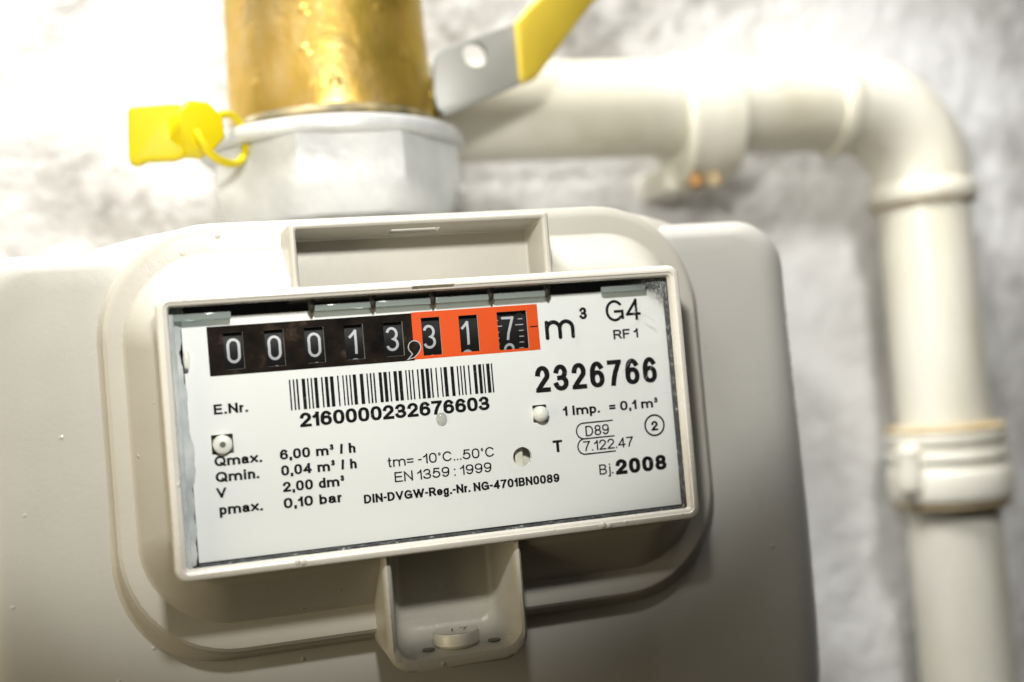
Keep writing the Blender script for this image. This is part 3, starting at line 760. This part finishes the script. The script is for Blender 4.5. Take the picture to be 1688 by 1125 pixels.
# ================================================================== DROPLET on the pane
V, F = [], []
n = 32
for k in range(9):
    t = math.pi / 2 * k / 8
    for i in range(n):
        a = 2 * math.pi * i / n; r = math.cos(t)
        V.append((.55 + 1.15 * r * math.cos(a), YL - .09 - .8 * math.sin(t), -1.2 + 1.4 * r * math.sin(a)))
for k in range(8):
    for i in range(n):
        j = (i + 1) % n; F.append((k * n + i, k * n + j, (k + 1) * n + j, (k + 1) * n + i))
F.append(tuple(range(n)))
dp = mesh('resin_droplet', V, F, M_water); tag(dp, 'small clear droplet under the bar code number on the white dial', 'droplet')

# ================================================================== UNION NUT on the meter's top
NX, NY = -5.5, 97
nut = thing('union_nut', 'large white metal eight sided union nut below the brass pipe', 'nut')
def octa(r, z, rnd=.5):
    P_ = []
    a0 = math.radians(-90 - 22.5)
    for k in range(8):
        aa, ab = a0 + math.pi / 4 * k, a0 + math.pi / 4 * (k + 1)
        p0 = Vector((math.cos(aa), math.sin(aa))) * r; p1 = Vector((math.cos(ab), math.sin(ab))) * r
        for t in (0, .17, .33, .5, .67, .83): q = p0.lerp(p1, t); P_.append((NX + q.x, NY + q.y, z))
    return P_
def mixr(r, z, t):                             # between an octagon and a circle
    P_ = []
    for x, y, z_ in octa(r, z):
        d = Vector((x - NX, y - NY)); c_ = d.normalized() * min(r * .955, d.length) if t else d
        P_.append((NX + c_.x, NY + c_.y, z))
    return P_
RN = 36.5
loft('nut_body', [mixr(RN * .90, 53.4, 1), mixr(RN * .955, 55.8, 1), octa(RN * .99, 59.5), octa(RN, 63), octa(RN, 73), mixr(RN * .985, 74.6, 0)], M_nut, nut, cap0=True, cap1=True)
lathe('nut_flange', [(30, 74.3), (37.2, 74.5), (38.0, 75.1), (38.2, 76.2), (37.8, 77.9), (36.6, 78.6), (29, 78.8)], M_nut, nut, (NX, NY, 0), 'z', 72)
lathe('nut_neck', [(25, 41), (25, 55.5)], M_nut, nut, (NX, NY, 0), 'z', 48)

# ================================================================== BRASS VALVE
valve = thing('ball_valve', 'tarnished brass valve pipe with a yellow grey lever above the meter', 'valve')
prof = []
for k in range(40):
    z = 78.4 + k * 2.2
    r = 29.6 - .018 * (z - 78) * 1.6 + random.uniform(-.10, .10)
    prof.append((r, z))
lathe('valve_body', prof, M_brass, valve, (-5, 96, 0), 'z', 96)
lathe('corroded_rim', [(29.2, 78.5), (31.2, 78.7), (31.6, 80.6), (30.6, 82.2), (29.3, 83.0)], M_corr, valve, (-5, 96, 0), 'z', 96)
# stem, bracket and grip of the lever
lever = prism('lever', [(21.5, 88.2), (22.3, 96.6), (23.0, 98.8), (25.0, 100.6), (47.7, 108.6), (47.6, 90.6), (24.6, 81.7), (22.2, 84)], 78.5, 81.0, M_steel, valve, .5, 2)
cut(lever, [lathe('c', [(3.6, 60), (3.6, 100)], M_steel, None, (34.6, 0, 99.2), 'y', 36)])
gp = [(47.0, 108.5), (52, 113.3), (58.8, 119.3), (64.4, 126.6), (85.7, 127), (73.8, 115.8), (52.9, 92.7), (47.1, 90.5)]
prism('grip', gp, 76.8, 82.6, M_grip, lever, 1.4, 3, offy=lambda x, z: max(0, (x - 47)) * .35)
lathe('lever_stem', [(6, 18), (6, 25)], M_brass, valve, (0, 90, 90), 'x', 24)

# ================================================================== YELLOW SEAL
seal = thing('security_seal', 'bright yellow plastic seal hooked on the white nut rim', 'seal')
YS = 64
prism('seal_tag', [(-60.3, 80.9), (-59.4, 81.6), (-50, 82.2), (-47.5, 82.0), (-47.5, 68.9), (-50, 68.2), (-57, 68.1), (-58.2, 67.2), (-60.2, 67.3), (-61.0, 68.4)], YS - 2, YS + 3, M_seal, seal, .8)
o = lathe('seal_head', [(3.5, -4.8), (6.2, -4.4), (6.9, -3.4), (6.9, 4.0), (6.3, 4.6)], M_seal, seal, (0, 0, 0), 'y', 8)
o.location = (-44.6 * S, YS * S, 75.8 * S); o.rotation_euler = (math.radians(-6), math.radians(22.5), math.radians(24))
lp = [(-44.3, YS - 5, 74.3), (-43.2, YS - 6, 71.2), (-41.2, YS - 5, 68.4), (-38.2, YS - 1, 67.2), (-34.8, YS + 4, 67.7), (-32.5, YS + 8.5, 70.3), (-31.6, YS + 12, 74.5), (-32.0, YS + 13.5, 79.0), (-33.6, YS + 12, 81.4), (-36.2, YS + 8, 81.6), (-39.2, YS + 4, 79.8), (-42, YS + 2, 77.2)]
def smooth_path(pts, n=6, closed=False):
    out = []
    P_ = [Vector(p) for p in pts]
    for i in range(len(P_) - 1):
        p0, p1, p2, p3 = P_[max(i - 1, 0)], P_[i], P_[i + 1], P_[min(i + 2, len(P_) - 1)]
        for k in range(n):
            t = k / n
            out.append(.5 * ((2 * p1) + (p2 - p0) * t + (2 * p0 - 5 * p1 + 4 * p2 - p3) * t * t + (3 * p1 - p0 - 3 * p2 + p3) * t ** 3))
    out.append(P_[-1]); return out
tube('seal_loop', smooth_path(lp), 1.05, M_seal, seal, 12)

# ================================================================== GAS PIPE behind
pipe = thing('gas_pipe', 'cream painted gas pipe with elbow running along the wall beside the meter', 'pipe')
YP, ZP, XP, RP = 130, 95.0, 215.5, 16.6
tube('pipe_run', [(-20, YP, ZP), (60, YP, ZP), (120, YP, ZP), (182, YP, ZP)], RP, M_pipe, pipe, 40)
RB = 29
el = [(178, YP, ZP), (183, YP, ZP)] + [(XP - RB + RB * math.sin(math.radians(a)), YP, ZP - RB + RB * math.cos(math.radians(a))) for a in range(0, 91, 10)] + [(XP, YP, 63), (XP, YP, 58)]
tube('elbow', el, 17.9, M_pipe, pipe, 40)
def ring(name, c, axis, prof, mat=M_pipe): return lathe(name, prof, mat, pipe, c, axis, 48)
ring('elbow_collar', (181, YP, ZP), 'x', [(17, -3.6), (18.4, -3.2), (19.0, -1.5), (19.0, 1.5), (18.0, 3.4)])
ring('elbow_collar', (XP, YP, 61), 'z', [(17, -3.8), (18.8, -3.4), (19.5, -1.8), (19.4, 1.2), (18.0, 3.6)])
ring('joint_line', (XP, YP, 56.9), 'z', [(16.8, -.6), (18.2, -.4), (18.6, .4), (17, 1.0)], M_rust)
tube('pipe_run', [(XP, YP, 60), (XP, YP, 0), (XP, YP, -60), (XP, YP, -160)], RP, M_pipe, pipe, 40)
un = ring('union_joint', (XP, YP, -38), 'z', [(17.5, -14.2), (20.6, -13.8), (21.6, -12.8), (21.9, -11.4), (21.9, -3.4), (21.4, -2.2), (20.4, -1.5), (20.2, .6), (21.2, 1.4), (21.4, 3.8), (21.0, 4.6), (20.2, 5.0), (20.2, 6.6), (21.2, 7.2), (21.5, 10.4), (20.8, 11.3), (17, 11.6)])
ring('joint_line', (XP, YP, -26.0), 'z', [(17, -.4), (21.2, -.3), (21.4, .6), (20, 1.4), (16.8, 1.9)], M_rust)
ring('joint_line', (XP, YP, -52.9), 'z', [(16.9, -1.5), (19.6, -1.3), (21.0, .2), (20.6, .8)], M_rust)
lathe('union_lug', [(2, -8), (4.6, -7), (5.4, -2), (4.4, 4), (5.0, 7), (2, 9)], M_pipe, un, (XP - 20.5, YP - 6, -39), 'z', 20)

clampo = thing('pipe_clamp', 'cream pipe clamp with an orange rusted screw on the level pipe run', 'clamp')
loops = []
for x, k in ((117, 0), (117.6, .5), (119, .62), (122, .56), (125, .62), (134, .62), (137.4, .55), (138, 0)):
    loops.append([(x, YP + (16.8 + 3.0 * k) * math.cos(t), ZP - 7.0 * k + (16.8 + (9.4 * k if math.sin(t) < 0 else 9.6 * k)) * math.sin(t)) for t in [2 * math.pi * q / 48 for q in range(48)]])
loft('clamp_band', loops, M_pipe, clampo)
lathe('clamp_screw', [(1, -2.6), (2.4, -2.2), (2.6, 0), (2.2, 2)], M_orust, clampo, (121, YP - 7, 68.4), 'z', 16)
lathe('clamp_nut', [(1, -2.6), (2.8, -2.2), (3.2, 0), (2.6, 2)], M_rust, clampo, (128, YP - 7, 68.4), 'z', 16)
box('wall_foot', 114, 130, YP + 2, 160, 66, 76, M_pipe, clampo, 2, 2)
